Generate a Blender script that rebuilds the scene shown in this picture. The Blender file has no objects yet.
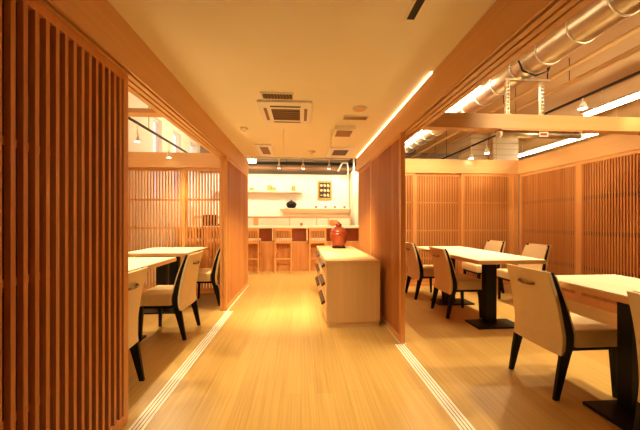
import bpy, bmesh, math, random
from mathutils import Vector, Matrix
from math import pi, sin, cos, atan, radians
random.seed(4)
S = bpy.context.scene
COL = S.collection

# ------------------------------------------------------------------ materials
def lin(r, g, b):
    f = lambda c: (c/255/12.92) if c/255 <= .04045 else ((c/255+.055)/1.055)**2.4
    return (f(r), f(g), f(b), 1)

def new_mat(name, rough=.5, metal=0., spec=.5):
    m = bpy.data.materials.new(name); m.use_nodes = True
    b = m.node_tree.nodes['Principled BSDF']
    b.inputs['Roughness'].default_value = rough
    b.inputs['Metallic'].default_value = metal
    b.inputs['Specular IOR Level'].default_value = spec
    return m, m.node_tree, b

def plain(name, c, rough=.5, metal=0., spec=.5, var=.06, scale=6.):
    """solid colour with a faint procedural mottling"""
    m, t, b = new_mat(name, rough, metal, spec)
    tc = t.nodes.new('ShaderNodeTexCoord'); n = t.nodes.new('ShaderNodeTexNoise')
    n.inputs['Scale'].default_value = scale; n.inputs['Detail'].default_value = 4
    r = t.nodes.new('ShaderNodeValToRGB')
    r.color_ramp.elements[0].color = (*[x*(1-var) for x in c[:3]], 1)
    r.color_ramp.elements[1].color = (*[min(1, x*(1+var)) for x in c[:3]], 1)
    r.color_ramp.elements[0].position = .35; r.color_ramp.elements[1].position = .65
    t.links.new(tc.outputs['Object'], n.inputs['Vector'])
    t.links.new(n.outputs['Fac'], r.inputs['Fac'])
    t.links.new(r.outputs['Color'], b.inputs['Base Color'])
    return m

def wood(name, c1, c2, axis='Z', fine=70., rough=.45, spec=.4, along=1.2):
    m, t, b = new_mat(name, rough, 0, spec)
    tc = t.nodes.new('ShaderNodeTexCoord'); mp = t.nodes.new('ShaderNodeMapping')
    mp.inputs['Scale'].default_value = {'X': (along, fine, fine), 'Y': (fine, along, fine), 'Z': (fine, fine, along)}[axis]
    n = t.nodes.new('ShaderNodeTexNoise'); n.inputs['Scale'].default_value = 1; n.inputs['Detail'].default_value = 5
    n.inputs['Distortion'].default_value = .3
    mp2 = t.nodes.new('ShaderNodeMapping')
    mp2.inputs['Scale'].default_value = {'X': (.3, 9, 9), 'Y': (9, .3, 9), 'Z': (9, 9, .3)}[axis]
    n2 = t.nodes.new('ShaderNodeTexNoise'); n2.inputs['Scale'].default_value = 1; n2.inputs['Detail'].default_value = 2
    mx = t.nodes.new('ShaderNodeMath'); mx.operation = 'ADD'
    hf = t.nodes.new('ShaderNodeMath'); hf.operation = 'MULTIPLY'; hf.inputs[1].default_value = .5
    r = t.nodes.new('ShaderNodeValToRGB')
    r.color_ramp.elements[0].color = c1; r.color_ramp.elements[1].color = c2
    r.color_ramp.elements[0].position = .3; r.color_ramp.elements[1].position = .7
    L = t.links.new
    L(tc.outputs['Object'], mp.inputs['Vector']); L(mp.outputs['Vector'], n.inputs['Vector'])
    L(tc.outputs['Object'], mp2.inputs['Vector']); L(mp2.outputs['Vector'], n2.inputs['Vector'])
    L(n.outputs['Fac'], mx.inputs[0]); L(n2.outputs['Fac'], mx.inputs[1]); L(mx.outputs[0], hf.inputs[0])
    L(hf.outputs[0], r.inputs['Fac']); L(r.outputs['Color'], b.inputs['Base Color'])
    return m

def floor_mat():
    m, t, b = new_mat('floor_boards', .33, 0, .4)
    tc = t.nodes.new('ShaderNodeTexCoord'); L = t.links.new
    rot = t.nodes.new('ShaderNodeMapping'); rot.inputs['Rotation'].default_value = (0, 0, pi/2)
    br = t.nodes.new('ShaderNodeTexBrick')
    br.inputs['Scale'].default_value = 1; br.inputs['Brick Width'].default_value = 1.9
    br.inputs['Row Height'].default_value = .105; br.inputs['Mortar Size'].default_value = .0008
    br.inputs['Mortar Smooth'].default_value = .2
    br.inputs['Color1'].default_value = lin(210, 170, 100); br.inputs['Color2'].default_value = lin(201, 160, 90)
    br.inputs['Mortar'].default_value = lin(176, 130, 76)
    L(tc.outputs['Object'], rot.inputs['Vector']); L(rot.outputs['Vector'], br.inputs['Vector'])
    mp = t.nodes.new('ShaderNodeMapping'); mp.inputs['Scale'].default_value = (85, 1.3, 1)
    n = t.nodes.new('ShaderNodeTexNoise'); n.inputs['Scale'].default_value = 1; n.inputs['Detail'].default_value = 4
    L(tc.outputs['Object'], mp.inputs['Vector']); L(mp.outputs['Vector'], n.inputs['Vector'])
    r = t.nodes.new('ShaderNodeValToRGB')
    r.color_ramp.elements[0].color = (.80, .77, .72, 1); r.color_ramp.elements[1].color = (1, 1, 1, 1)
    r.color_ramp.elements[0].position = .3; r.color_ramp.elements[1].position = .62
    L(n.outputs['Fac'], r.inputs['Fac'])
    mix = t.nodes.new('ShaderNodeMix'); mix.data_type = 'RGBA'; mix.blend_type = 'MULTIPLY'
    mix.inputs['Factor'].default_value = 1
    L(br.outputs['Color'], mix.inputs['A']); L(r.outputs['Color'], mix.inputs['B'])
    L(mix.outputs['Result'], b.inputs['Base Color'])
    return m

def tile_mat(name, c, mortar, bw, rh):
    m, t, b = new_mat(name, .4)
    tc = t.nodes.new('ShaderNodeTexCoord'); L = t.links.new
    sep = t.nodes.new('ShaderNodeSeparateXYZ'); add = t.nodes.new('ShaderNodeMath'); cb = t.nodes.new('ShaderNodeCombineXYZ')
    br = t.nodes.new('ShaderNodeTexBrick'); br.offset = 0
    br.inputs['Scale'].default_value = 1; br.inputs['Brick Width'].default_value = bw
    br.inputs['Row Height'].default_value = rh; br.inputs['Mortar Size'].default_value = .008
    br.inputs['Color1'].default_value = c; br.inputs['Color2'].default_value = (*[x*.94 for x in c[:3]], 1)
    br.inputs['Mortar'].default_value = mortar
    L(tc.outputs['Object'], sep.inputs[0]); L(sep.outputs['X'], add.inputs[0]); L(sep.outputs['Y'], add.inputs[1])
    L(add.outputs[0], cb.inputs['X']); L(sep.outputs['Z'], cb.inputs['Y']); L(cb.outputs[0], br.inputs['Vector'])
    L(br.outputs['Color'], b.inputs['Base Color'])
    return m

def emit(name, c, strength):
    m, t, b = new_mat(name, .5)
    b.inputs['Base Color'].default_value = (.8, .8, .8, 1)
    b.inputs['Emission Color'].default_value = (*c[:3], 1)
    b.inputs['Emission Strength'].default_value = strength
    return m

M = {}
M['floor'] = floor_mat()
M['ceil'] = plain('ceiling_paint', lin(248, 238, 212), .8, var=.015, scale=1.5)
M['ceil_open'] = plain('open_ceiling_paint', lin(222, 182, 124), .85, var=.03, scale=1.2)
M['white'] = plain('white_wall_paint', lin(244, 238, 224), .8, var=.015, scale=1.5)
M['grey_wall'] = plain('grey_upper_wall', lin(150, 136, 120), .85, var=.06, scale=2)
WC = (lin(190, 116, 58), lin(222, 156, 90))
for a in 'XYZ':
    M['wood'+a] = wood('cedar_slats_'+a.lower(), *WC, axis=a)
    M['frame'+a] = wood('cedar_frame_'+a.lower(), lin(212, 140, 76), lin(228, 166, 98), axis=a)
    M['beam'+a] = wood('pale_beam_wood_'+a.lower(), lin(216, 162, 104), lin(228, 178, 120), axis=a, fine=45)
    M['oak'+a] = wood('pale_oak_'+a.lower(), lin(222, 180, 124), lin(234, 196, 144), axis=a, fine=60, rough=.4)
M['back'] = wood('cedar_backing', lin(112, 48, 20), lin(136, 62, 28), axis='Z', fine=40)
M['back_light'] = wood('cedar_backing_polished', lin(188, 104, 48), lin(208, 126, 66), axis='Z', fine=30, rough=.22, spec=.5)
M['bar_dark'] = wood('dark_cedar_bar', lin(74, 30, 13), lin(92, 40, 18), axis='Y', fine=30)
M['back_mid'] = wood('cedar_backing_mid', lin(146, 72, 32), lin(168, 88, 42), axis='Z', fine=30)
M['table'] = wood('pale_table_top', lin(248, 232, 200), lin(252, 240, 214), axis='Y', fine=60, rough=.35)
M['table_edge'] = wood('table_edge_wood', lin(214, 160, 100), lin(226, 176, 116), axis='Y', fine=60)
M['black'] = plain('black_lacquer', lin(14, 11, 9), .45, spec=.25)
M['pull'] = plain('dark_brown_pull', lin(84, 56, 38), .45)
M['cream'] = plain('cream_leather', lin(232, 206, 158), .45, spec=.4, var=.02, scale=40)
M['pewter'] = plain('pewter_metal', lin(150, 130, 110), .3, metal=1, var=.03)
M['steel'] = plain('galvanised_steel', lin(206, 190, 165), .34, metal=.9, var=.07, scale=9)
M['rail'] = plain('pale_sill_track', lin(236, 222, 196), .4, var=.02)
M['groove'] = plain('dark_groove', lin(150, 104, 62), .7)
M['sill'] = plain('white_sill_track', lin(250, 244, 230), .35, var=.01)
M['white_metal'] = plain('white_enamel', lin(240, 234, 222), .35, var=.015)
M['grille'] = plain('dark_grille', lin(72, 52, 36), .6)
M['grille_mid'] = plain('brown_grille', lin(150, 110, 72), .6)
M['dark_metal'] = plain('dark_metal', lin(48, 40, 34), .4, metal=.6)
M['terracotta'] = plain('terracotta_glaze', lin(128, 50, 22), .3, spec=.5, var=.14, scale=12)
M['orange_pot'] = plain('orange_pottery', lin(214, 128, 62), .45, var=.08, scale=14)
M['box'] = wood('small_box_wood', lin(206, 160, 84), lin(222, 178, 104), axis='X', fine=40)
M['gold'] = wood('gilt_frame_wood', lin(196, 146, 66), lin(214, 166, 84), axis='Z', fine=50)
M['dark_art'] = plain('dark_print', lin(44, 34, 24), .4)
M['cream_art'] = plain('cream_print', lin(222, 196, 146), .6)
M['counter_dark'] = wood('red_brown_panel', lin(168, 84, 42), lin(186, 100, 54), axis='Z', fine=40)
M['red'] = plain('red_label', lin(180, 50, 30), .5)
M['seat_white'] = plain('white_seat_pad', lin(244, 234, 212), .6, var=.02)
M['tile'] = tile_mat('pale_block_tile', lin(238, 222, 186), lin(196, 172, 132), 3., .15)
M['tube'] = emit('fluorescent_tube_glow', (1, .84, .56), 20)
M['cove'] = emit('cove_strip_glow', (1, .84, .52), 8)
M['lens'] = emit('spot_lens_glow', (1, .9, .7), 18)
M['panel_glow'] = emit('ceiling_panel_glow', (1, .8, .5), .8)
M['window'] = emit('window_daylight', (.55, .56, .85), .32)
def glass():
    m, t, b = new_mat('clear_pane', .06, 0, .5)
    b.inputs['Base Color'].default_value = (1, .96, .9, 1)
    b.inputs['Transmission Weight'].default_value = 1; b.inputs['IOR'].default_value = 1.1
    return m

# ------------------------------------------------------------------ mesh helpers
class MB:
    def __init__(s): s.bm = bmesh.new()
    def box(s, x0, x1, y0, y1, z0, z1, bev=0, mi=0):
        bm2 = bmesh.new()
        vs = [bm2.verts.new((x, y, z)) for z in (z0, z1) for y in (y0, y1) for x in (x0, x1)]
        for f in ((0,2,3,1), (4,5,7,6), (0,1,5,4), (2,6,7,3), (0,4,6,2), (1,3,7,5)):
            bm2.faces.new([vs[i] for i in f]).material_index = mi
        if bev:
            bmesh.ops.bevel(bm2, geom=list(bm2.edges), offset=bev, segments=2, affect='EDGES', profile=.6)
            for f in bm2.faces: f.material_index = mi
        s._merge(bm2); return s
    def _merge(s, b2):
        b2.verts.index_update(); mp = [s.bm.verts.new(v.co) for v in b2.verts]
        for f in b2.faces:
            nf = s.bm.faces.new([mp[v.index] for v in f.verts]); nf.material_index = f.material_index; nf.smooth = f.smooth
        b2.free()
    def tube(s, p0, p1, r, n=12, r1=None, cap=True, mi=0):
        p0, p1 = Vector(p0), Vector(p1); d = (p1-p0).normalized(); r1 = r if r1 is None else r1
        a = d.orthogonal().normalized(); b = d.cross(a)
        A = [s.bm.verts.new(p0+(a*cos(t)+b*sin(t))*r) for t in (2*pi*i/n for i in range(n))]
        B = [s.bm.verts.new(p1+(a*cos(t)+b*sin(t))*r1) for t in (2*pi*i/n for i in range(n))]
        for i in range(n):
            f = s.bm.faces.new((A[i], A[(i+1) % n], B[(i+1) % n], B[i])); f.smooth = True; f.material_index = mi
        if cap: s.bm.faces.new(A[::-1]).material_index = mi; s.bm.faces.new(B).material_index = mi
        return s
    def path(s, pts, r, n=8):
        for a, b in zip(pts, pts[1:]): s.tube(a, b, r, n)
        return s
    def lathe(s, prof, n=28, c=(0, 0, 0)):
        rings = []
        for r, z in prof:
            rings.append([s.bm.verts.new((c[0]+r*cos(2*pi*i/n), c[1]+r*sin(2*pi*i/n), c[2]+z)) for i in range(n)])
        for A, B in zip(rings, rings[1:]):
            for i in range(n):
                f = s.bm.faces.new((A[i], A[(i+1) % n], B[(i+1) % n], B[i])); f.smooth = True
        s.bm.faces.new(rings[0][::-1]); s.bm.faces.new(rings[-1])
        return s
    def sweep(s, sections):
        """sections: list of equally long vertex loops -> closed skin with caps"""
        R = [[s.bm.verts.new(p) for p in sec] for sec in sections]; n = len(R[0])
        for A, B in zip(R, R[1:]):
            for i in range(n): s.bm.faces.new((A[i], A[(i+1) % n], B[(i+1) % n], B[i]))
        s.bm.faces.new(R[0][::-1]); s.bm.faces.new(R[-1]); return s
    def build(s, name, mats, parent=None, bevel=0, smooth=False, subsurf=0):
        bmesh.ops.recalc_face_normals(s.bm, faces=list(s.bm.faces))
        if smooth:
            for f in s.bm.faces: f.smooth = True
        me = bpy.data.meshes.new(name); s.bm.to_mesh(me); s.bm.free()
        for m in (mats if isinstance(mats, (list, tuple)) else [mats]): me.materials.append(m)
        o = bpy.data.objects.new(name, me); COL.objects.link(o)
        if parent: o.parent = parent
        if bevel:
            md = o.modifiers.new('b', 'BEVEL'); md.width = bevel; md.segments = 2; md.limit_method = 'ANGLE'
        if subsurf:
            md = o.modifiers.new('s', 'SUBSURF'); md.levels = subsurf; md.render_levels = subsurf
        return o

def tag(o, label, cat, group=None):
    o['label'] = label; o['category'] = cat
    if group: o['group'] = group
    return o
def thing(name, label, cat, loc=(0, 0, 0), rz=0, group=None):
    o = bpy.data.objects.new(name, None); o.empty_display_size = .1; COL.objects.link(o)
    o.location = loc; o.rotation_euler = (0, 0, rz)
    return tag(o, label, cat, group)
def struct(name, mb, m, bevel=0):
    o = mb.build(name, m, bevel=bevel); o['kind'] = 'structure'; return o
def place(o, loc, rz=0):
    o.location = loc; o.rotation_euler = (0, 0, rz); return o
def dup(o, loc, rz=0, label=None):
    def cp(src, par):
        c = src.copy(); COL.objects.link(c); c.parent = par
        for ch in src.children: cp(ch, c)
        return c
    kids = list(o.children)
    r = o.copy(); COL.objects.link(r); r.location = loc; r.rotation_euler = (0, 0, rz)
    if label: r['label'] = label
    for k in kids: cp(k, r)
    return r

# ------------------------------------------------------------------ key dimensions
XD = .94          # face of the corridor screens
HB = 1.98         # underside of headers
CZ = 2.225        # corridor ceiling
TOP = 3.4         # open ceiling over the side rooms
YL, YR = 4.5, 4.9 # back screens of left and right room
XR = 3.9          # side screens of right room

# ------------------------------------------------------------------ room shell
struct('floor', MB().box(-3.0, 8.2, -2.6, 9.4, -.06, 0), M['floor'])
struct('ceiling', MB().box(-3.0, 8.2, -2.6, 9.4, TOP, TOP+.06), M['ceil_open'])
struct('ceiling_corridor', MB().box(-.99, .985, -2.6, 4.85, CZ, CZ+.05), M['ceil'])
struct('wall_left', MB().box(-3.0, -2.8, -2.6, 5.5, 0, TOP).box(-3.0, -2.8, 5.5, 9.4, 0, 1.5).box(-3.0, -2.8, 5.5, 9.4, 3.16, TOP), M['white'])
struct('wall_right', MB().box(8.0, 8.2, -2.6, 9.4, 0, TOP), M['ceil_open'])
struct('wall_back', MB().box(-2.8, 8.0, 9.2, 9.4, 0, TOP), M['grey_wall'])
struct('wall_bar', MB().box(-2.8, 1.36, 8.0, 8.14, 0, 2.46), M['white'])
struct('wall_behind_camera', MB().box(-3.0, 8.2, -2.75, -2.6, 0, TOP), M['white'])
# window piers and windows on the left outer wall
wy = [5.5, 5.6, 5.95, 6.45, 6.87, 7.4, 7.9, 8.35, 8.85, 9.2]
n = 1
for k in range(0, 9, 1):
    y0, y1 = wy[k], wy[k+1]
    if k % 2 == 0:
        struct('trim_pier_%d' % (k//2+1), MB().box(-3.0, -2.80, y0, y1, 1.5, 3.16), M['white'])
    else:
        fr = MB()
        for a, b in ((y0, y0+.035), (y1-.035, y1)): fr.box(-2.9, -2.86, a, b, 1.5, 3.16)
        fr.box(-2.9, -2.86, y0+.035, y1-.035, 1.5, 1.54).box(-2.9, -2.86, y0+.035, y1-.035, 3.12, 3.16)
        w = struct('window_%d' % n, fr, M['white_metal'])
        MB().box(-2.93, -2.91, y0, y1, 1.5, 3.16).build('pane', M['window'], w)
        n += 1
# headers over the corridor screens, with grooved soffits
def header(name, s, y0, y1):
    xi, xo = s*XD, s*1.10
    b = MB()
    a0, a1 = min(xi, xo), max(xi, xo)
    b.box(a0, a1, y0, y1, HB+.07, CZ+(0 if s < 0 else -.012))
    # fillets between the three track grooves
    e = [xi, xi+s*.012, xi+s*.032, xi+s*.062, xi+s*.076, xi+s*.106, xi+s*.120, xi+s*.160]
    for k in (0, 2, 4, 6):
        p, q = sorted((e[k], e[k+1])); b.box(p, q, y0, y1, HB, HB+.07)
    struct(name, b, M['beamY'])
header('trim_header_left', -1, -2.55, 5.2)
header('trim_header_right', 1, -2.55, 4.8)
g = tag(MB().box(.945, .985, 2.0, 4.78, CZ-.011, CZ-.001).build('cove_light', M['cove']), 'long glowing cove light strip between right header and corridor ceiling', 'light')
struct('trim_cove_lip', MB().box(.9405, .985, -2.5, 1.99, CZ-.0115, CZ-.001), M['white_metal'])
# sill tracks in the floor
def sill(name, s, y0, y1, c0, hw, gr):
    b = MB(); c = s*c0
    b.box(c-hw, c+hw, y0, y1, 0, .004, mi=0)
    for d in gr: b.box(c+d-.0026, c+d+.0026, y0, y1, .004, .0048, mi=1)
    struct(name, b, [M['sill'], M['groove']])
sill('trim_sill_left', -1, -2.5, 3.69, .905, .042, (-.022, 0, .022)); sill('trim_sill_right', 1, -2.5, 2.60, .915, .042, (-.022, 0, .022))
sill('trim_sill_left_far', -1, 3.6905, 5.2, .96, .03, (-.01, .01)); sill('trim_sill_right_far', 1, 2.6005, 4.8, .955, .03, (-.01, .01))
# beams
struct('trim_beam_back_left', MB().box(-2.8, -1.10, YL, YL+.1, 1.97, 2.2), M['beamX'], .003)
struct('trim_beam_back_right', MB().box(1.10, XR+.1, YR, YR+.1, 2.0, 2.25), M['beamX'], .003)
struct('trim_beam_side_right', MB().box(XR, XR+.1, .2, YR, 1.985, 2.235), M['beamY'], .003)
struct('trim_beam_cross_right', MB().box(1.10, XR, 2.5, 2.6, 2.0, 2.135), M['beamX'], .003)
struct('trim_beam_cross_left', MB().box(-2.8, -1.10, 2.28, 2.38, 1.985, 2.02), M['beamX'], .003)
struct('trim_post_back_left', MB().box(-1.19, -1.10, YL, YL+.1, 0, 1.97), M['frameZ'], .003)
struct('trim_post_corner_right', MB().box(XR-.09, XR, YR-.02, YR+.1, 0, 2.0), M['frameZ'], .003)
struct('baseboard_back_left', MB().box(-2.8, -1.19, YL, YL+.1, 0, .05), M['frameX'])
struct('baseboard_back_right', MB().box(1.1, XR-.09, YR, YR+.1, 0, .05), M['frameX'])
struct('baseboard_side_right', MB().box(XR, XR+.1, .9, YR-.02, 0, .05), M['frameY'])
struct('trim_pillar_tiled', MB().box(4.92, 5.6, 7.0, 7.7, 0, TOP).box(4.40, 4.92, 7.12, 7.7, 0, TOP), M['tile'])
struct('trim_bar_end_post', MB().box(1.375, 1.56, 7.7, 8.14, 0, 2.5), M['ceil'])

# ------------------------------------------------------------------ lattice screens
def screen(label, loc, rz, w, h, pitch=.032, sw=.013, sd=.02, rails=(.5, .98, 1.46), back=None, stile=.045, group=None, depth=.04, bar='frameX'):
    """local x along width, front at y=0 facing -y"""
    t = thing('lattice_screen', label, 'sliding screen', loc, rz, group)
    f = MB()
    f.box(0, stile, 0, depth, 0, h).box(w-stile, w, 0, depth, 0, h)
    f.box(stile, w-stile, 0, depth, 0, .06).box(stile, w-stile, 0, depth, h-.045, h)
    f.build('frame', M['frameZ'], t, bevel=.002)
    l = MB(); n = int((w-2*stile)/pitch); p = (w-2*stile)/n
    for i in range(n):
        x = stile+p*(i+.5); l.box(x-sw/2, x+sw/2, .002, .002+sd, .06, h-.045)
    l.build('slats', M['woodZ'], t)
    for z in rails:
        MB().box(stile, w-stile, .002+sd, .002+sd+.01, z-(.028 if bar == 'bar_dark' else .014), z+(.028 if bar == 'bar_dark' else .014)).build('crossbar', M[bar], t)
    if back: MB().box(stile, w-stile, .002+sd+.0102, depth-.001, .06, h-.045).build('backing_panel', M[back], t)
    return t
GS = 'sliding lattice screens'
H = HB-.006
# rotation helpers: facing +x (left screens): local x -> -Y ... rz=+90deg maps local x->+Y, local -y -> +x
screen('tall dark lattice screen filling the left foreground, nearest the camera', (-XD-.045, -.10, .006), pi/2, 1.80, H, pitch=.044, sw=.017, sd=.022, rails=(.45, .93, 1.42), back='bar_dark', depth=.045)  # backing coloured near-black to stand for the dark room behind the slats
screen('lattice screen on left corridor track, far end beside the bar', (-XD-.006, 3.70, .006), pi/2, 1.48, H, pitch=.036, sw=.015, sd=.010, back='back_mid', depth=.04)
screen('second lattice screen layered behind the left one by the bar', (-XD-.050, 3.71, .006), pi/2, 1.46, H, pitch=.034, sw=.015, depth=.04)
# right corridor screens: face -x : rz=-90 maps local x->-Y, local -y -> -x
screen('right corridor lattice screen nearest the camera, beside the wooden chest', (XD-.012, 3.79, .006), -pi/2, 1.19, H, pitch=.036, sw=.015, sd=.010, back='back_mid', depth=.042)
screen('right corridor lattice screen behind chest, partly covered by the nearer screen', (XD+.032, 4.76, .006), -pi/2, 1.03, H, pitch=.036, sw=.015, sd=.010, back='back_mid', depth=.042)
# left room back wall (see-through)
ZB = .05
screen('see-through lattice screen in left room back wall, beside the corridor post', (-1.822, YL+.02, ZB), 0, .630, 1.918, pitch=.044, sw=.020, rails=(.45, .99, 1.43))
screen('see-through lattice screen in left room back wall, farther left behind the tables', (-2.79, YL+.06, ZB), 0, .985, 1.918, pitch=.044, sw=.020, rails=(.45, .99, 1.43))
# right room back wall
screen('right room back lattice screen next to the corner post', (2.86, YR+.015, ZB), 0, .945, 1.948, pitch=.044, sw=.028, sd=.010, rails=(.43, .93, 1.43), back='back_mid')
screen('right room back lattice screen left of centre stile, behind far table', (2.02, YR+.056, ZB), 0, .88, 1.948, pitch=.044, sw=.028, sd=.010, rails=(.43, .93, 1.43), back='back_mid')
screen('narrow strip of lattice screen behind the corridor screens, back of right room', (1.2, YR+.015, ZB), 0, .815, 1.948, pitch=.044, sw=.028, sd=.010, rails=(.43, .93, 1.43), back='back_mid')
# right room side wall: face -x
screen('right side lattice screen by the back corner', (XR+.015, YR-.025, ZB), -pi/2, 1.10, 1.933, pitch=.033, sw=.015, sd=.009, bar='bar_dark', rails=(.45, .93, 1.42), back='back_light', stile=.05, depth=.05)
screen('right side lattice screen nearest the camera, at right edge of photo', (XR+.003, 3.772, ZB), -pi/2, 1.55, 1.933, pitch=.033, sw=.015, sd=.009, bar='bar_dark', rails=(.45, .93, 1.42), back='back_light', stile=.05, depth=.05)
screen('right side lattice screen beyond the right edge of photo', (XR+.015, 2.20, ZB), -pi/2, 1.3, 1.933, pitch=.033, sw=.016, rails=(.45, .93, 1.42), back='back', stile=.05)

# ------------------------------------------------------------------ dining chair
def catmull(pts, n=6):
    out = []
    P = [pts[0]]+list(pts)+[pts[-1]]
    for i in range(1, len(P)-2):
        for k in range(n):
            t = k/n; a, b, c, d = (Vector(P[i+j]) for j in (-1, 0, 1, 2))
            out.append(.5*((2*b)+(-a+c)*t+(2*a-5*b+4*c-d)*t*t+(-a+3*b-3*c+d)*t**3))
    out.append(Vector(pts[-1])); return out
def make_chair(label):
    """faces +x, origin on the floor under its middle"""
    t = thing('dining_chair', label, 'chair', group='cream dining chairs with black legs')
    W = .205
    line = catmull([(-.200, 0), (-.176, .16), (-.148, .36), (-.160, .50), (-.190, .66), (-.235, .82)], 5)   # rear face (x,z)
    # cream back shell: runs the full width, from below the seat to the top
    secs = []
    for p in line:
        if p.y < .28: continue
        x, z = p.x, p.y; W = .205-.018*max(0, (z-.42)/.40)
        secs.append([(x-.004, -W, z), (x-.012, -W*.5, z), (x-.014, 0, z), (x-.012, W*.5, z), (x-.004, W, z),
                     (x+.022, W, z), (x+.018, 0, z), (x+.022, -W, z)])
    b = MB().sweep(secs).build('backrest', M['cream'], t, bevel=.004)
    pad = []
    for p in line:
        if p.y < .42 or p.y > .8199: continue
        x, z = p.x, p.y; W = .205-.018*max(0, (z-.42)/.40)
        k = .076-.036*max(0, (z-.42)/.40); pad.append([(x+.0235, -W+.0225, z), (x+k, -W+.0225, z), (x+k, -W, z), (x+k+.012, -W, z), (x+k+.006, 0, z), (x+k+.012, W, z), (x+k, W, z), (x+k, W-.0225, z), (x+.0235, W-.0225, z)])
    MB().sweep(pad).build('back_pad', M['cream'], t, bevel=.004)
    for s in (-1, 1):
        sec = []
        y0, y1 = sorted((s*W, s*(W-.022)))
        for p in line:
            x, z = p.x, p.y; W = .205-.018*max(0, (z-.42)/.40); y0, y1 = sorted((s*W, s*(W-.022)))
            wd = .032+.043*min(1, z/.34) if z < .42 else .0755-.036*(z-.42)/.40
            off = .022 if z >= .32 else -.004
            sec.append([(x+off+.0005, y0, z), (x+off+.0005, y1, z), (x+off+max(wd-.022*(z >= .32), .014), y1, z), (x+off+max(wd-.022*(z >= .32), .014), y0, z)])
        MB().sweep(sec).build('rear_leg', M['black'], t, bevel=.002)
        f = MB().sweep([[(.215, s*.195-.012, 0), (.239, s*.195-.012, 0), (.239, s*.195+.012, 0), (.215, s*.195+.012, 0)],
                        [(.195, s*.192-.018, .335), (.235, s*.192-.018, .335), (.235, s*.192+.018, .335), (.195, s*.192+.018, .335)]])
        f.build('front_leg', M['black'], t, bevel=.002)
    MB().box(-.070, .238, -.181, .181, .305, .3335).build('seat_rail', M['black'], t, bevel=.002)
    W = .205
    c = MB().box(-.068, .262, -W-.008, W+.008, .334, .448, bev=.016)
    c.build('seat_cushion', M['cream'], t, smooth=True)
    # pewter pull set into the back, with its dark recess
    zz = .722; xx = -.219
    h = MB().path([(xx-.002, -.066, zz), (xx-.018, -.055, zz-.005), (xx-.024, 0, zz-.009), (xx-.018, .055, zz-.005), (xx-.002, .066, zz)], .009)
    h.build('pull_handle', M['pewter'], b)
    return t
LB = 'cream dining chair with black legs, '
ch = make_chair(LB+'at the near table, large in right room')
chairs_r = [
    ((1.82, 1.92, 0), 0, None),
    ((1.77, 1.06, 0), 0, LB+'cut off by the right edge of the photo'),
    ((1.91, 3.45, 0), 0, LB+'back to corridor, at near end of far right table'),
    ((1.86, 4.26, 0), 0, LB+'back to corridor, tucked beside the right corridor screen'),
    ((3.14, 3.82, 0), pi, LB+'facing the corridor across near end of far right table'),
    ((3.02, 4.52, 0), pi, LB+'facing the corridor in the back corner of right room'),
    ((-1.33, 1.94, 0), pi, LB+'half hidden by the dark left foreground screen'),
    ((-1.31, 3.03, 0), pi, LB+'in the middle of left room, pull handle visible'),
    ((-1.285, 4.14, 0), pi, LB+'mostly hidden by the left screen beside the bar'),
]
for k, (loc, rz, lab) in enumerate(chairs_r):
    if k == 0: place(ch, loc, rz)
    else: dup(ch, loc, rz, lab)

# ------------------------------------------------------------------ tables
def table(label, x0, x1, y0, y1, T=.755):
    cx, cy = (x0+x1)/2, (y0+y1)/2; w, l = (x1-x0)/2, (y1-y0)/2
    t = thing('dining_table', label, 'table', (cx, cy, 0), 0, 'pale dining tables on black pedestals')
    top = MB().box(-w+.003, w-.003, -l+.003, l-.003, T-.008, T).build('tabletop', M['table'], t, bevel=.001)
    MB().box(-w, w, -l, l, T-.042, T-.0082).build('edge_band', M['table_edge'], top, bevel=.002)
    for s in (-1, 1):
        yc = s*(l-min(.36, l*.55))
        p = MB().box(-.062, .062, yc-.04, yc+.04, .018, T-.06).build('pedestal', M['black'], t, bevel=.002)
        MB().box(-.22, .22, yc-.2, yc+.2, T-.0595, T-.0425).build('top_plate', M['black'], p)
        MB().box(-.25, .25, yc-.20, yc+(.06 if s < 0 else .08), 0, .0178).build('base_plate', M['black'], p, bevel=.003)
    return t
table('long pale dining table at the back of right room', 1.77, 2.49, 2.74, 4.32)
table('long pale dining table at the right edge, nearest the camera', 1.71, 2.32, .42, 1.96)
table('pale dining table in left room beside the back lattice wall', -2.20, -1.40, 3.62, 4.42)
table('pale dining table in left room, end cut off by dark screen', -2.20, -1.36, 1.40, 3.22)

# ------------------------------------------------------------------ chest and urn
def chest():
    x0, x1, y0, y1, h = .27, .862, 3.05, 4.95, .72
    t = thing('wooden_chest', 'low pale wooden drawer chest standing along the right corridor screens', 'chest of drawers', ((x0+x1)/2, (y0+y1)/2, 0))
    w, l = (x1-x0)/2, (y1-y0)/2
    MB().box(-w+.022, w, -l+.004, l-.004, .05, h-.028).build('body', M['oakZ'], t, bevel=.002)
    MB().box(-w+.03, w-.01, -l+.012, l-.012, 0, .0498).build('plinth', M['oakY'], t)
    MB().box(-w, w+.003, -l, l, h-.0278, h).build('top', M['oakY'], t, bevel=.002)
    for c in range(2):
        a, b = -l+.02+c*(l-.02), -l+.02+(c+1)*(l-.02)
        for r in range(3):
            z0 = .06+r*.21
            d = MB().box(-w+.003, -w+.0218, a+.004, b-.004, z0, z0+.204).build('drawer', M['oakY'], t, bevel=.002)
            m = (a+b)/2; zt = z0+.18
            MB().sweep([[(-w+.0028, q, zt), (-w-.012, q, zt+.006), (-w-.040, q, zt-.03), (-w-.032, q, zt-.048), (-w-.012, q, zt-.03), (-w+.0028, q, zt-.028)] for q in (m-.30, m+.22)]).build('drawer_pull', M['pull'], d)
chest()
u = thing('urn', 'round terracotta urn with knobbed lid standing on the wooden chest', 'urn', (.60, 4.52, .72))
MB().lathe([(.082, .026), (.096, .032), (.112, .07), (.128, .13), (.137, .185), (.139, .215), (.136, .236), (.128, .244)], 36).build('body', M['terracotta'], u)
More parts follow.
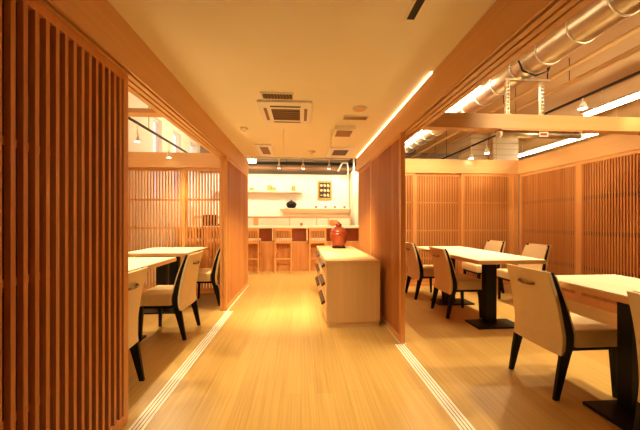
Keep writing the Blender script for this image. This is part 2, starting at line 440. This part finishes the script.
lid = MB().lathe([(.127, .2442), (.131, .252), (.124, .276), (.104, .306), (.076, .328), (.05, .339), (.044, .346)], 36).build('lid', M['terracotta'], u)
MB().lathe([(.036, .3462), (.050, .354), (.052, .374), (.044, .386), (.022, .392), (.016, .402), (.020, .41), (.010, .418)], 24).build('knob', M['terracotta'], lid)
MB().box(-.098, .098, -.098, .098, 0, .0255).build('stand', M['black'], u, bevel=.003)
for s in (-1, 1):
    MB().path([(s*.03, -.135, .215), (s*.02, -.148, .222), (s*-.0, -.15, .224)], .006).build('lug', M['terracotta'], u)

# ------------------------------------------------------------------ bar
bar = thing('bar_counter', 'long pale wooden bar counter across the far end of corridor', 'bar counter', (0, 6.5, 0))
MB().box(-2.72, 1.9, 0, .62, .985, 1.035).build('counter_top', M['table'], bar, bevel=.003)
MB().box(-2.70, 1.88, .26, .30, .67, .9848).build('upper_panel', M['counter_dark'], bar)
MB().box(-2.70, 1.88, .12, .30, 0, .66).build('lower_panel', M['woodZ'], bar)
MB().box(-2.71, 1.89, .115, .305, .6602, .6698).build('foot_ledge', M['oakX'], bar)
for x in (-2.2, -1.42, -.64, .14, .92, 1.7):
    MB().box(x-.015, x+.015, .02, .258, .70, .984).build('bracket', M['oakZ'], bar)
def stool(label):
    t = thing('bar_stool', label, 'bar stool', group='wooden bar stools')
    w = .175
    for s in (-1, 1):
        MB().box(s*w-.014, s*w+.014, -.18, -.152, 0, 1.0).build('back_post', M['frameZ'], t, bevel=.002)
        MB().box(s*w-.014, s*w+.014, .14, .168, 0, .70).build('front_leg', M['frameZ'], t, bevel=.002)
        MB().box(s*w-.011, s*w+.011, -.152, .14, .40, .43).build('side_stretcher', M['frameY'], t)
    MB().box(-w+.014, w-.014, -.176, -.156, .305, .335).build('back_stretcher', M['frameX'], t)
    MB().box(-w+.014, w-.014, .146, .162, .26, .29).build('foot_rail', M['frameX'], t)
    MB().box(-w+.0142, w-.0142, -.178, .165, .66, .7).build('seat_frame', M['frameX'], t)
    MB().box(-w-.012, w+.012, -.150, .18, .7005, .755, bev=.012).build('seat_cushion', M['seat_white'], t, smooth=True)
    MB().box(-w+.0142, w-.0142, -.178, -.156, .93, 1.0).build('top_rail', M['frameX'], t, bevel=.002)
    b = MB()
    for k in range(9):
        x = -w+.03+k*(2*w-.06)/8; b.box(x-.008, x+.008, -.172, -.162, .70, .93)
    b.build('back_slats', M['frameZ'], t)
    return t
st = stool('wooden bar stool at the counter, middle of the corridor view')
place(st, (-.39, 6.44, 0))
sx = [(.37, 'wooden bar stool at the counter, partly hidden behind the wooden chest'),
      (-1.10, 'wooden bar stool at the counter, beside the end of left corridor screen'),
      (-1.85, 'wooden bar stool glimpsed through the left back lattice, nearer the corridor post'),
      (-2.42, 'wooden bar stool glimpsed through the left back lattice, far left')]
for x, lab in sx: dup(st, (x, 6.44, 0), 0, lab)
# back counter with cabinet doors under the shelves
bc = thing('back_cabinet', 'low pale cabinet along the white wall behind the bar', 'cabinet', (0, 7.6, 0))
MB().box(-2.78, 1.34, 0, .395, 0, 1.24).build('body', M['beamX'], bc)
MB().box(-2.79, 1.35, -.02, .398, 1.2402, 1.275).build('cabinet_top', M['beamX'], bc)
xs = [-2.76, -2.0, -1.24, -1.13, -.30, .42, .73, 1.32]
for a, b_ in zip(xs, xs[1:]):
    if b_-a > .2:
        MB().box(a+.012, b_-.012, -.012, -.0005, .86, 1.225).build('door', M['rail'], bc)
# shelves
sh = tag(MB().box(-2.4, .03, 7.80, 7.999, 1.93, 1.975).build('wall_shelf', M['rail'], bevel=.002), 'upper pale wall shelf at left behind the bar', 'shelf')
sh2 = thing('wall_shelf', 'lower long pale wall shelf under the framed picture', 'shelf', (0, 8, 1.5))
MB().box(-.57, 1.36, -.22, -.001, -.025, 0).build('board', M['rail'], sh2, bevel=.002)
pr = MB().sweep([[(-.50, -.20, -.0252), (-.50, -.001, -.0252), (-.42, -.001, -.13), (-.42, -.06, -.13)], [(1.35, -.20, -.0252), (1.35, -.001, -.0252), (1.35, -.001, -.13), (1.35, -.06, -.13)]])
pr.build('sloping_underside', M['white'], sh2)
# picture
pic = thing('framed_picture', 'gilt framed dark picture with pale motifs on the bar wall', 'picture', (.665, 7.998, 2.01))
fw, fh = .20, .262
MB().box(-fw, fw, -.03, 0, -fh, -fh+.05).box(-fw, fw, -.03, 0, fh-.05, fh).box(-fw, -fw+.045, -.03, 0, -fh+.05, fh-.05).box(fw-.045, fw, -.03, 0, -fh+.05, fh-.05).build('frame', M['gold'], pic, bevel=.004)
MB().box(-fw+.045, fw-.045, -.018, -.002, -fh+.05, fh-.05).build('print', M['dark_art'], pic)
mo = MB()
for r in range(3):
    for c in range(3):
        x = -.095+c*.095; z = .135-r*.135
        if r == 2 and c == 0:
            mo.box(x-.03, x+.03, -.0205, -.0182, z-.01, z+.01); continue
        pts = [(x+.038*(1+.25*sin(3*a+r+c))*cos(a), -.0205, z+.045*(1+.2*cos(2*a+c))*sin(a)) for a in (2*pi*i/10 for i in range(10))]
        q = [(p[0], -.0182, p[2]) for p in pts]; mo.sweep([pts, q])
mo.build('motifs', M['cream_art'], pic)
# things on the shelves
def crate(x, w, h, label, z=1.9752, y=7.9, m='box'):
    t = thing('wooden_box', label, 'box', (x, y, z))
    MB().box(-w/2, w/2, -.06, .06, 0, h*.78).build('body', M[m], t, bevel=.004)
    MB().box(-w/2-.004, w/2+.004, -.064, .064, h*.78+.0003, h).build('lid', M[m], t, bevel=.003)
crate(-1.35, .11, .08, 'small honey wooden box at left end of upper shelf')
crate(-.865, .11, .15, 'taller honey wooden box, left one of the pair on upper shelf')
crate(-.745, .10, .10, 'shorter honey wooden box, right one of the pair on upper shelf')
t = thing('mug', 'golden brown mug near right end of upper shelf', 'mug', (-.20, 7.9, 1.9752))
MB().lathe([(.04, 0), (.052, .02), (.055, .10), (.05, .14)], 20).build('body', M['box'], t)
MB().path([(-.052, 0, .11), (-.085, 0, .09), (-.08, 0, .05), (-.051, 0, .035)], .008).build('handle', M['box'], t)
t = thing('lidded_pot', 'black round lidded pot on lower shelf, left of the small cups', 'pot', (-.265, 7.88, 1.5003))
MB().lathe([(.08, 0), (.12, .035), (.135, .095), (.122, .155), (.07, .182)], 28).build('body', M['black'], t)
l2 = MB().lathe([(.068, .1822), (.06, .198), (.02, .206)], 24).build('lid', M['black'], t)
MB().lathe([(.012, .2062), (.022, .222), (.008, .238)], 16).build('knob', M['black'], l2)
for q in (-1, 1): MB().path([(q*.128, 0, .10), (q*.152, 0, .112), (q*.128, 0, .124)], .008).build('lug', M['black'], t)
for k, (x, lab) in enumerate(((.42, 'small dark cup on lower shelf, first from the black pot, left of picture frame'), (.68, 'small dark cup on lower shelf, directly under the framed picture'),
                              (.94, 'small dark cup on lower shelf, right of the framed picture'), (1.21, 'small dark cup at right end of lower shelf'))):
    if k == 0:
        c0 = thing('cup', lab, 'cup', (x, 7.87, 1.5003), group='small cups on the lower shelf')
        MB().lathe([(.018, 0), (.02, .012), (.036, .03), (.042, .06)], 18).build('bowl', M['counter_dark'], c0)
        MB().lathe([(.034, 0), (.03, .006)], 18, (0, 0, 0)).build('saucer', M['white_metal'], c0)
    else: dup(c0, (x, 7.87, 1.5003), 0, lab)
t = thing('pot', 'orange lidded pottery jar on bar counter behind the urn', 'pot', (.80, 6.95, 1.0352))
MB().lathe([(.085, 0), (.105, .015), (.112, .07), (.105, .115)], 28).build('body', M['orange_pot'], t)
MB().lathe([(.108, .1152), (.10, .135), (.05, .147)], 28).build('lid', M['orange_pot'], t)
t = thing('cup', 'tiny dark cup standing alone on bar counter top', 'cup', (.01, 6.9, 1.0352))
MB().lathe([(.025, 0), (.032, .02), (.036, .07)], 18).build('bowl', M['counter_dark'], t)
t = thing('register', 'dark boxy register on the bar seen through the left lattice', 'cash register', (-2.12, 6.85, 1.0352))
MB().box(-.17, .17, -.1, .1, .0, .05).build('base', M['dark_metal'], t, bevel=.004)
MB().sweep([[(-.16, -.06, .0505), (.16, -.06, .0505), (.16, 0, .0505), (-.16, 0, .0505)], [(-.16, -.02, .26), (.16, -.02, .26), (.16, .03, .26), (-.16, .03, .26)]]).build('screen', M['dark_metal'], t, bevel=.004)
# pipes and conduit above the bar wall
def pipe(name, label, cat, p0, p1, r, m):
    t = thing(name, label, cat, p0); d = Vector(p1)-Vector(p0)
    MB().tube((0, 0, 0), d, r, 16).build('tube', M[m], t)
    if abs(d.z) < .1:
        for f in (.12, .5, .88):
            q = d*f
            MB().tube((q.x, q.y, r*.9), (q.x, q.y, TOP-p0[2]-.0005), .005, 8).build('hanger_rod', M['dark_metal'], t)
    return t
pipe('pipe', 'thick brown pipe running above the white bar wall, lower', 'pipe', (-2.7, 7.8, 2.58), (1.9, 7.8, 2.58), .05, 'grille_mid')
pipe('pipe', 'dark pipe running above the bar wall, higher than the brown one', 'pipe', (-2.7, 7.9, 2.74), (1.9, 7.9, 2.74), .04, 'dark_metal')
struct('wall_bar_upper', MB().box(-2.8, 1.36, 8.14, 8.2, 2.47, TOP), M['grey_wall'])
pc = MB().path([(1.0, 7.68, 2.5), (1.12, 7.68, 2.72), (1.26, 7.68, 2.72), (1.28, 7.68, 2.46), (1.28, 7.9, 2.42), (1.28, 7.998, 2.42)], .022, 10)
tag(pc.build('bent_conduit', M['white_metal']), 'white bent conduit above right end of the bar wall', 'conduit')
pipe('standpipe', 'white vertical standpipe beside the bar end post', 'pipe', (1.42, 7.62, 0), (1.42, 7.62, TOP-.002), .025, 'white_metal')
lt = thing('tube_light', 'glowing tube light above left end of bar wall', 'light', (-1.42, 7.0, 2.60))
MB().box(-.5, .35, -.03, .03, .0, .05).tube((-.3, 0, .05), (-.3, 0, TOP-2.601), .006).tube((.2, 0, .05), (.2, 0, TOP-2.601), .006).build('housing', M['white_metal'], lt)
MB().tube((-.48, 0, -.022), (.33, 0, -.022), .02).build('tube', M['tube'], lt)

# ------------------------------------------------------------------ corridor ceiling fittings
CT = CZ-.0005
ac = thing('air_conditioner', 'large white four-way cassette air conditioner in corridor ceiling, nearest', 'air conditioner', (-.145, 2.83, CT))
MB().box(-.245, .245, -.28, .28, -.022, 0).build('panel', M['white_metal'], ac, bevel=.006)
gr = MB().box(-.135, .135, -.13, .16, -.0235, -.0222).build('grille', M['grille'], ac)
sl = MB()
for k in range(6): sl.box(-.13, .13, -.12+k*.05, -.108+k*.05, -.027, -.0236)
sl.build('louvres', M['grille_mid'], gr)
for (a, b_, c, d) in ((-.14, .14, -.205, -.175), (-.14, .14, .20, .235), (-.205, -.175, -.15, .17), (.175, .205, -.15, .17)):
    MB().box(a, b_, c, d, -.0235, -.0222).build('outlet_flap', M['grille'] if d < -.17 else M['grille_mid'], ac)
ag = thing('air_grille', 'white ceiling grille with slanted dark fins, beside the large air conditioner', 'air grille', (-.20, 2.455, CT))
MB().box(-.14, .14, -.06, .06, -.01, 0).build('frame', M['white_metal'], ag, bevel=.002)
MB().box(-.125, .125, -.045, .045, -.0112, -.0102).build('core', M['grille'], ag)
fn = MB()
for k in range(9):
    x = -.115+k*.026; fn.sweep([[(x, -.044, -.0113), (x+.006, -.044, -.0113), (x+.006, -.044, -.016), (x, -.044, -.016)], [(x+.012, .044, -.0113), (x+.018, .044, -.0113), (x+.018, .044, -.016), (x+.012, .044, -.016)]])
fn.build('fins', M['grille_mid'], ag)
t = thing('ceiling_speaker', 'round cream speaker disc in corridor ceiling above the chest', 'speaker', (.56, 2.69, CT))
MB().lathe([(.066, -.010), (.07, 0)], 32).build('rim', M['white_metal'], t); MB().lathe([(.055, -.0125), (.058, -.0102)], 32).build('mesh_cover', M['ceil_open'], t)
t = thing('slot_vent', 'narrow brown slot vent in corridor ceiling near the round speaker', 'vent', (.562, 2.93, CT))
MB().box(-.13, .13, -.05, .05, -.008, 0).build('frame', M['ceil'], t); MB().box(-.122, .122, -.042, .042, -.0095, -.0082).build('slot', M['grille_mid'], t)
t = thing('access_unit', 'boxy cream ceiling unit with brown mouth beyond the slot vent', 'air conditioner', (.50, 3.33, CT))
MB().box(-.12, .12, -.15, .17, -.045, 0).build('casing', M['ceil'], t, bevel=.004); MB().box(-.09, .09, -.11, .12, -.0465, -.0452).build('mouth', M['grille_mid'], t)
t = thing('air_conditioner', 'smaller cassette air conditioner at far end of corridor ceiling', 'air conditioner', (.60, 4.38, CT))
MB().box(-.19, .19, -.28, .28, -.02, 0).build('panel', M['white_metal'], t, bevel=.005); MB().box(-.11, .11, -.17, .17, -.0215, -.0202).build('grille', M['grille'], t)
t = thing('ceiling_panel', 'pale square-framed panel at far left of corridor ceiling', 'ceiling panel', (-.535, 4.35, CT))
MB().box(-.115, .115, -.32, .32, -.015, 0).build('frame', M['white_metal'], t, bevel=.003); MB().box(-.06, .06, -.22, .22, -.0165, -.0152).build('insert', M['grille_mid'], t)
t = thing('smoke_detector', 'small round smoke detector at far centre of corridor ceiling', 'smoke detector', (.17, 4.40, CT))
MB().lathe([(.03, -.035), (.05, -.03), (.055, 0)], 24).build('body', M['white_metal'], t); MB().lathe([(.018, -.042), (.022, -.0352)], 20).build('sensor', M['ceil_open'], t)
t = thing('smoke_detector', 'small round detector on left side of corridor ceiling', 'smoke detector', (-.66, 3.35, CT))
MB().lathe([(.025, -.03), (.04, -.025), (.045, 0)], 24).build('body', M['white_metal'], t); MB().lathe([(.012, -.036), (.016, -.0302)], 16).build('sensor', M['ceil_open'], t)
t = thing('slot_diffuser', 'dark slot in the corridor ceiling at top edge of photo', 'vent', (.578, 1.42, CT))
MB().box(-.035, .035, -.28, .07, -.006, 0).build('frame', M['ceil'], t); MB().box(-.02, .02, -.26, .055, -.0075, -.0062).build('slot', M['dark_metal'], t)
t = thing('ceiling_panel', 'white square ceiling panel at top edge of photo beside right header', 'ceiling panel', (.80, 1.09, CT))
MB().box(-.10, .10, -.22, .22, -.016, 0).build('frame', M['white_metal'], t, bevel=.003); MB().box(-.08, .08, -.2, .2, -.0175, -.0162).build('insert', M['ceil'], t)

# hanging spot track in the corridor
tr = thing('spot_track', 'slim white spotlight track hung on rods across the corridor', 'light track', (0, 3.35, 1.885))
MB().box(-.56, .58, -.012, .012, -.008, .008).build('rail', M['white_metal'], tr)
for x in (-.2, .354): MB().tube((x, 0, .008), (x, 0, CZ-1.8855), .0035, 8).build('rod', M['white_metal'], tr)
def spot(label, loc, tilt=(0, 0), drop=.10, r=.022, ln=.05, first=None):
    if first: return dup(first, loc, 0, label)
    t = thing('spotlight', label, 'spotlight', loc)
    MB().tube((0, 0, 0), (0, 0, -drop+ln*.5), .006).build('stem', M['white_metal'], t)
    d = Vector((tilt[0], tilt[1], -1)).normalized(); c = Vector((0, 0, -drop))
    h = MB().tube(c-d*ln*.55, c+d*ln*.5, r*.55, 20, r1=r).build('head', M['white_metal'], t)
    MB().tube(c+d*(ln*.5+.0005), c+d*(ln*.5+.002), r*.85, 20).build('lens', M['lens'], h)
    return t
s0 = spot('white spotlight on the corridor track, left', (-.256, 3.35, 1.8765), (0, .3), .085)
s0['group'] = 'corridor track spotlights'
spot('white spotlight on the corridor track, centre', (.023, 3.35, 1.8765), first=s0)
spot('white spotlight on the corridor track, right', (.33, 3.35, 1.8765), first=s0)

# ------------------------------------------------------------------ right room overhead
def track(name, label, x, y0, y1, z):
    t = thing(name, label, 'light track', (x, 0, z))
    MB().box(-.014, .014, y0, y1, -.01, .01).build('rail', M['dark_metal'], t)
    k = 0
    y = y0+.4
    while y < y1:
        MB().tube((0, y, .0102), (0, y, TOP-z-.0005), .004, 8).build('rod', M['dark_metal'], t); y += 1.9
track('spot_track', 'long dark spotlight track over the right room tables', 3.0, -.4, 6.4, 2.47)
s1 = spot('white spotlight on right track, in front of the cross beam, at right edge', (3.0, 2.85, 2.4595), (0, 0), .075, .042, .07)
s1['group'] = 'right room track spotlights'
s2 = spot('white spotlight on right track, just before the tiled pillar', (3.0, 4.42, 2.4595), (0, 0), .18, .042, .07)
s2['group'] = 'right room track spotlights'
spot('white spotlight on right track, hanging over the back beam', (2.98, 4.82, 2.4595), first=s2)
# spiral duct
du = thing('spiral_duct', 'large shiny spiral ventilation duct over right room', 'duct', (2.12, 0, 2.62))
MB().tube((0, -1.5, 0), (0, 8.8, 0), .125, 40).build('pipe', M['steel'], du)
for k in range(23):
    y = -.6+k*.29
    if y > 5.9: break
    MB().tube((0, y, 0), (0, y+.012, 0), .131, 40).build('seam_ring', M['white_metal'], du)
for y in (2.45, 5.5):
    MB().path([(-.16, y, -.02), (-.12, y, -.11), (0, y, -.15), (.12, y, -.11), (.16, y, -.02), (.16, y, TOP-2.622)], .008).build('hanger_strap', M['dark_metal'], du)
for i, (x, z, r, m_, lab) in enumerate(((2.75, 2.72, .022, 'ceil_open', 'thin tan conduit pipe right of the spiral duct'), (1.62, 2.45, .02, 'steel', 'thin silver pipe low beside the duct, over the right screens'),
                          (3.7, 3.05, .03, 'ceil_open', 'thin tan pipe high over the right side screens'))):
    pipe('conduit', lab, 'pipe', (x, -1.5, z), (x, 8.9, z), r, m_)
# slotted hanger frame carrying the cross beam
hf = thing('hanger_frame', 'slotted steel hanger frame between duct and cross beam', 'hanger', (0, 2.55, 2.1355))
for x in (1.93, 2.27):
    b = MB(); zt = .33
    b.box(x-.017, x-.010, -.012, .012, 0, zt).box(x+.010, x+.017, -.012, .012, 0, zt)
    for k in range(10): b.box(x-.010, x+.010, -.012, .012, .004+k*.034, .016+k*.034)
    b.build('slotted_upright', M['steel'], hf)
    MB().box(x-.05, x+.05, -.03, .03, 0, .004).build('foot_plate', M['steel'], hf)
MB().box(1.90, 2.345, -.014, .014, .3305, .350).build('cross_bar', M['steel'], hf)
for x in (2.33,): MB().tube((x, .0, .3502), (x, 0, TOP-2.136), .005, 8).build('threaded_rod', M['dark_metal'], hf)
# fixture under the cross beam
fx = thing('beam_fixture', 'slim brown and silver tube fixture with red label under the cross beam', 'light fixture', (2.24, 2.55, 2.0))
MB().box(-.40, .40, -.045, .045, -.012, -.0005).build('mounting_plate', M['frameX'], fx)
MB().tube((-.385, -.01, -.042), (.385, -.01, -.042), .028, 20).build('tube', M['steel'], fx)
for s in (-1, 1): MB().tube((s*.386, -.01, -.042), (s*.41, -.01, -.042), .031, 20).build('end_cap', M['white_metal'], fx)
lb = MB().box(-.032, .06, -.042, -.0385, -.066, -.020).build('label_plate', M['white_metal'], fx)
MB().box(-.018, .046, -.0432, -.0422, -.054, -.032).build('label_field', M['red'], lb)
# fluorescent battens
def batten(label, x, y0, y1, z):
    t = thing('fluorescent_batten', label, 'light', (x, 0, z), 0, 'fluorescent tube lights')
    MB().box(-.05, .05, y0, y1, .035, .07).build('housing', M['white_metal'], t)
    MB().tube((0, y0+.02, 0), (0, y1-.02, 0), .034, 14).build('tube', M['tube'], t)
    for y in (y0+.3, y1-.3): MB().tube((0, y, .0702), (0, y, TOP-z-.0005), .006, 8).build('rod', M['white_metal'], t)
batten('long glowing tube light seen just above the right side beam', 6.2, 4.9, 7.9, 3.0)
batten('glowing tube light high at right edge of photo', 4.98, 1.6, 4.7, 3.0)
batten('short glowing tube light behind the tiled pillar', 5.85, 8.2, 9.0, 3.1)
batten('glowing tube light beside the duct, over the right corridor screens', 1.88, 2.9, 7.6, 2.60)
batten('added unseen tube light high over the left room, above the header', -2.3, 1.0, 3.4, 3.15)  # out of view, added to brighten the upper left room
batten('added unseen tube light at far end of left room by the windows', -1.6, 5.4, 7.4, 3.25)  # hidden batten, added to lift the ceiling and wall around the windows
# ------------------------------------------------------------------ left room overhead
track('spot_track', 'dark spotlight track over the left room tables', -1.95, -.4, 5.6, 2.32)
spot('white spotlight on left track, nearer the foreground screen', (-1.95, 3.54, 2.3095), (0, 0), .17, .028, .085)['group'] = 'left room track spotlights'
spot('white spotlight on left track, hanging before the back beam', (-1.95, 4.36, 2.3095), (0, 0), .18, .030, .085)['group'] = 'left room track spotlights'
t = thing('slot_diffuser', 'long dark slot diffuser on open ceiling of left room', 'vent', (-2.35, 7.6, TOP-.0005))
MB().box(-.10, .10, -.9, .9, -.02, 0).build('frame', M['white_metal'], t); MB().box(-.06, .06, -.87, .87, -.022, -.0202).build('slot', M['grille'], t)

# ------------------------------------------------------------------ lights
WARM = (1, .81, .44)
def lamp(kind, name, loc, energy, color=WARM, target=None, **kw):
    l = bpy.data.lights.new(name, kind); l.energy = energy; l.color = color
    for k, v in kw.items(): setattr(l, k, v)
    o = bpy.data.objects.new(name, l); COL.objects.link(o); o.location = loc
    if target is not None:
        o.rotation_euler = (Vector(target)-Vector(loc)).to_track_quat('-Z', 'Y').to_euler()
    return o
for i, (x, y, e) in enumerate(((0, .5, 13), (0, 1.5, 36), (0, -1.4, 8), (0, 2.3, 42))):
    lamp('SPOT', 'corridor_floor_fill', (x, y, CZ-.03), e, target=(x, y+.25, 0), spot_size=radians(72), spot_blend=.9, shadow_soft_size=.05)  # spots without fittings, added to light the corridor floor
for x in (-.256, .023, .33):
    lamp('SPOT', 'corridor_track_lamp', (x, 3.38, 1.74), 70, target=(x*1.2, 4.4, 0), spot_size=radians(105), spot_blend=.9, shadow_soft_size=.03)
for y, ty, tx, e, z in ((2.83, 2.8, 2.2, 80, 2.33), (4.40, 4.0, 2.2, 90, 2.22), (1.2, 1.1, 2.1, 70, 2.3), (2.0, 1.7, 2.1, 80, 2.3), (3.6, 3.4, 2.2, 80, 2.3)):
    lamp('SPOT', 'right_track_lamp', (2.98, y-.02, z), e, target=(tx, ty, .6), spot_size=radians(74), spot_blend=.8, shadow_soft_size=.03)
for y in (.8, 2.2, 3.5, 4.5):
    lamp('SPOT', 'right_wall_fill', (3.0, y, 2.40), 16, target=(3.95, y+.3, 1.5), spot_size=radians(110), spot_blend=.9, shadow_soft_size=.03)  # fill spots with no heads, added to brighten the side screens
lamp('SPOT', 'cross_beam_lamp', (2.6, .9, 2.42), 90, target=(2.3, 4.0, 1.9), spot_size=radians(60), spot_blend=.6, shadow_soft_size=.03)
for x in (1.6, 2.5):
    lamp('SPOT', 'right_back_fill', (x, 4.0, 2.42), 22, target=(x, 4.95, 1.2), spot_size=radians(110), spot_blend=.9, shadow_soft_size=.03)  # added fill for the back screens, no fixture modelled
for y, ty, e in ((3.52, 3.4, 60), (4.30, 3.9, 60), (2.2, 2.0, 60), (1.2, 1.2, 40)):
    lamp('SPOT', 'left_track_lamp', (-1.93, y-.02, 2.09), e, target=(-1.7, ty, .6), spot_size=radians(110), spot_blend=.9, shadow_soft_size=.03)
for x in (-2.2, -1.2, -.2, .8, 1.5):
    lamp('SPOT', 'bar_wall_fill', (x, 6.9, 2.9), 46, color=(1, .82, .55), target=(x, 8.0, 1.5), spot_size=radians(90), spot_blend=.8, shadow_soft_size=.06)  # added spots with no fixture, keep the bar wall very bright
    lamp('SPOT', 'bar_front_fill', (x, 5.3, 2.9), 60, color=(1, .76, .42), target=(x, 6.5, .6), spot_size=radians(80), spot_blend=.8, shadow_soft_size=.06)  # unseen fill added for the counter front, stools and floor
w = bpy.data.worlds.new('World'); S.world = w; w.use_nodes = True
w.node_tree.nodes['Background'].inputs[0].default_value = (1, .78, .5, 1)
w.node_tree.nodes['Background'].inputs[1].default_value = .3

# ------------------------------------------------------------------ camera
cam = bpy.data.cameras.new('Camera'); co = bpy.data.objects.new('Camera', cam); COL.objects.link(co)
F = 285.
cam.sensor_width = 36; cam.lens = F/640*36
cam.shift_y = 6/640
co.location = (0, 0, 1.15)
co.rotation_euler = (pi/2, 0, -atan(19/F))
cam.clip_start = .05
S.camera = co
S.view_settings.view_transform = 'Standard'; S.view_settings.look = 'None'
S.view_settings.gamma = 1; S.view_settings.use_curve_mapping = False
S.view_settings.exposure = 0.76
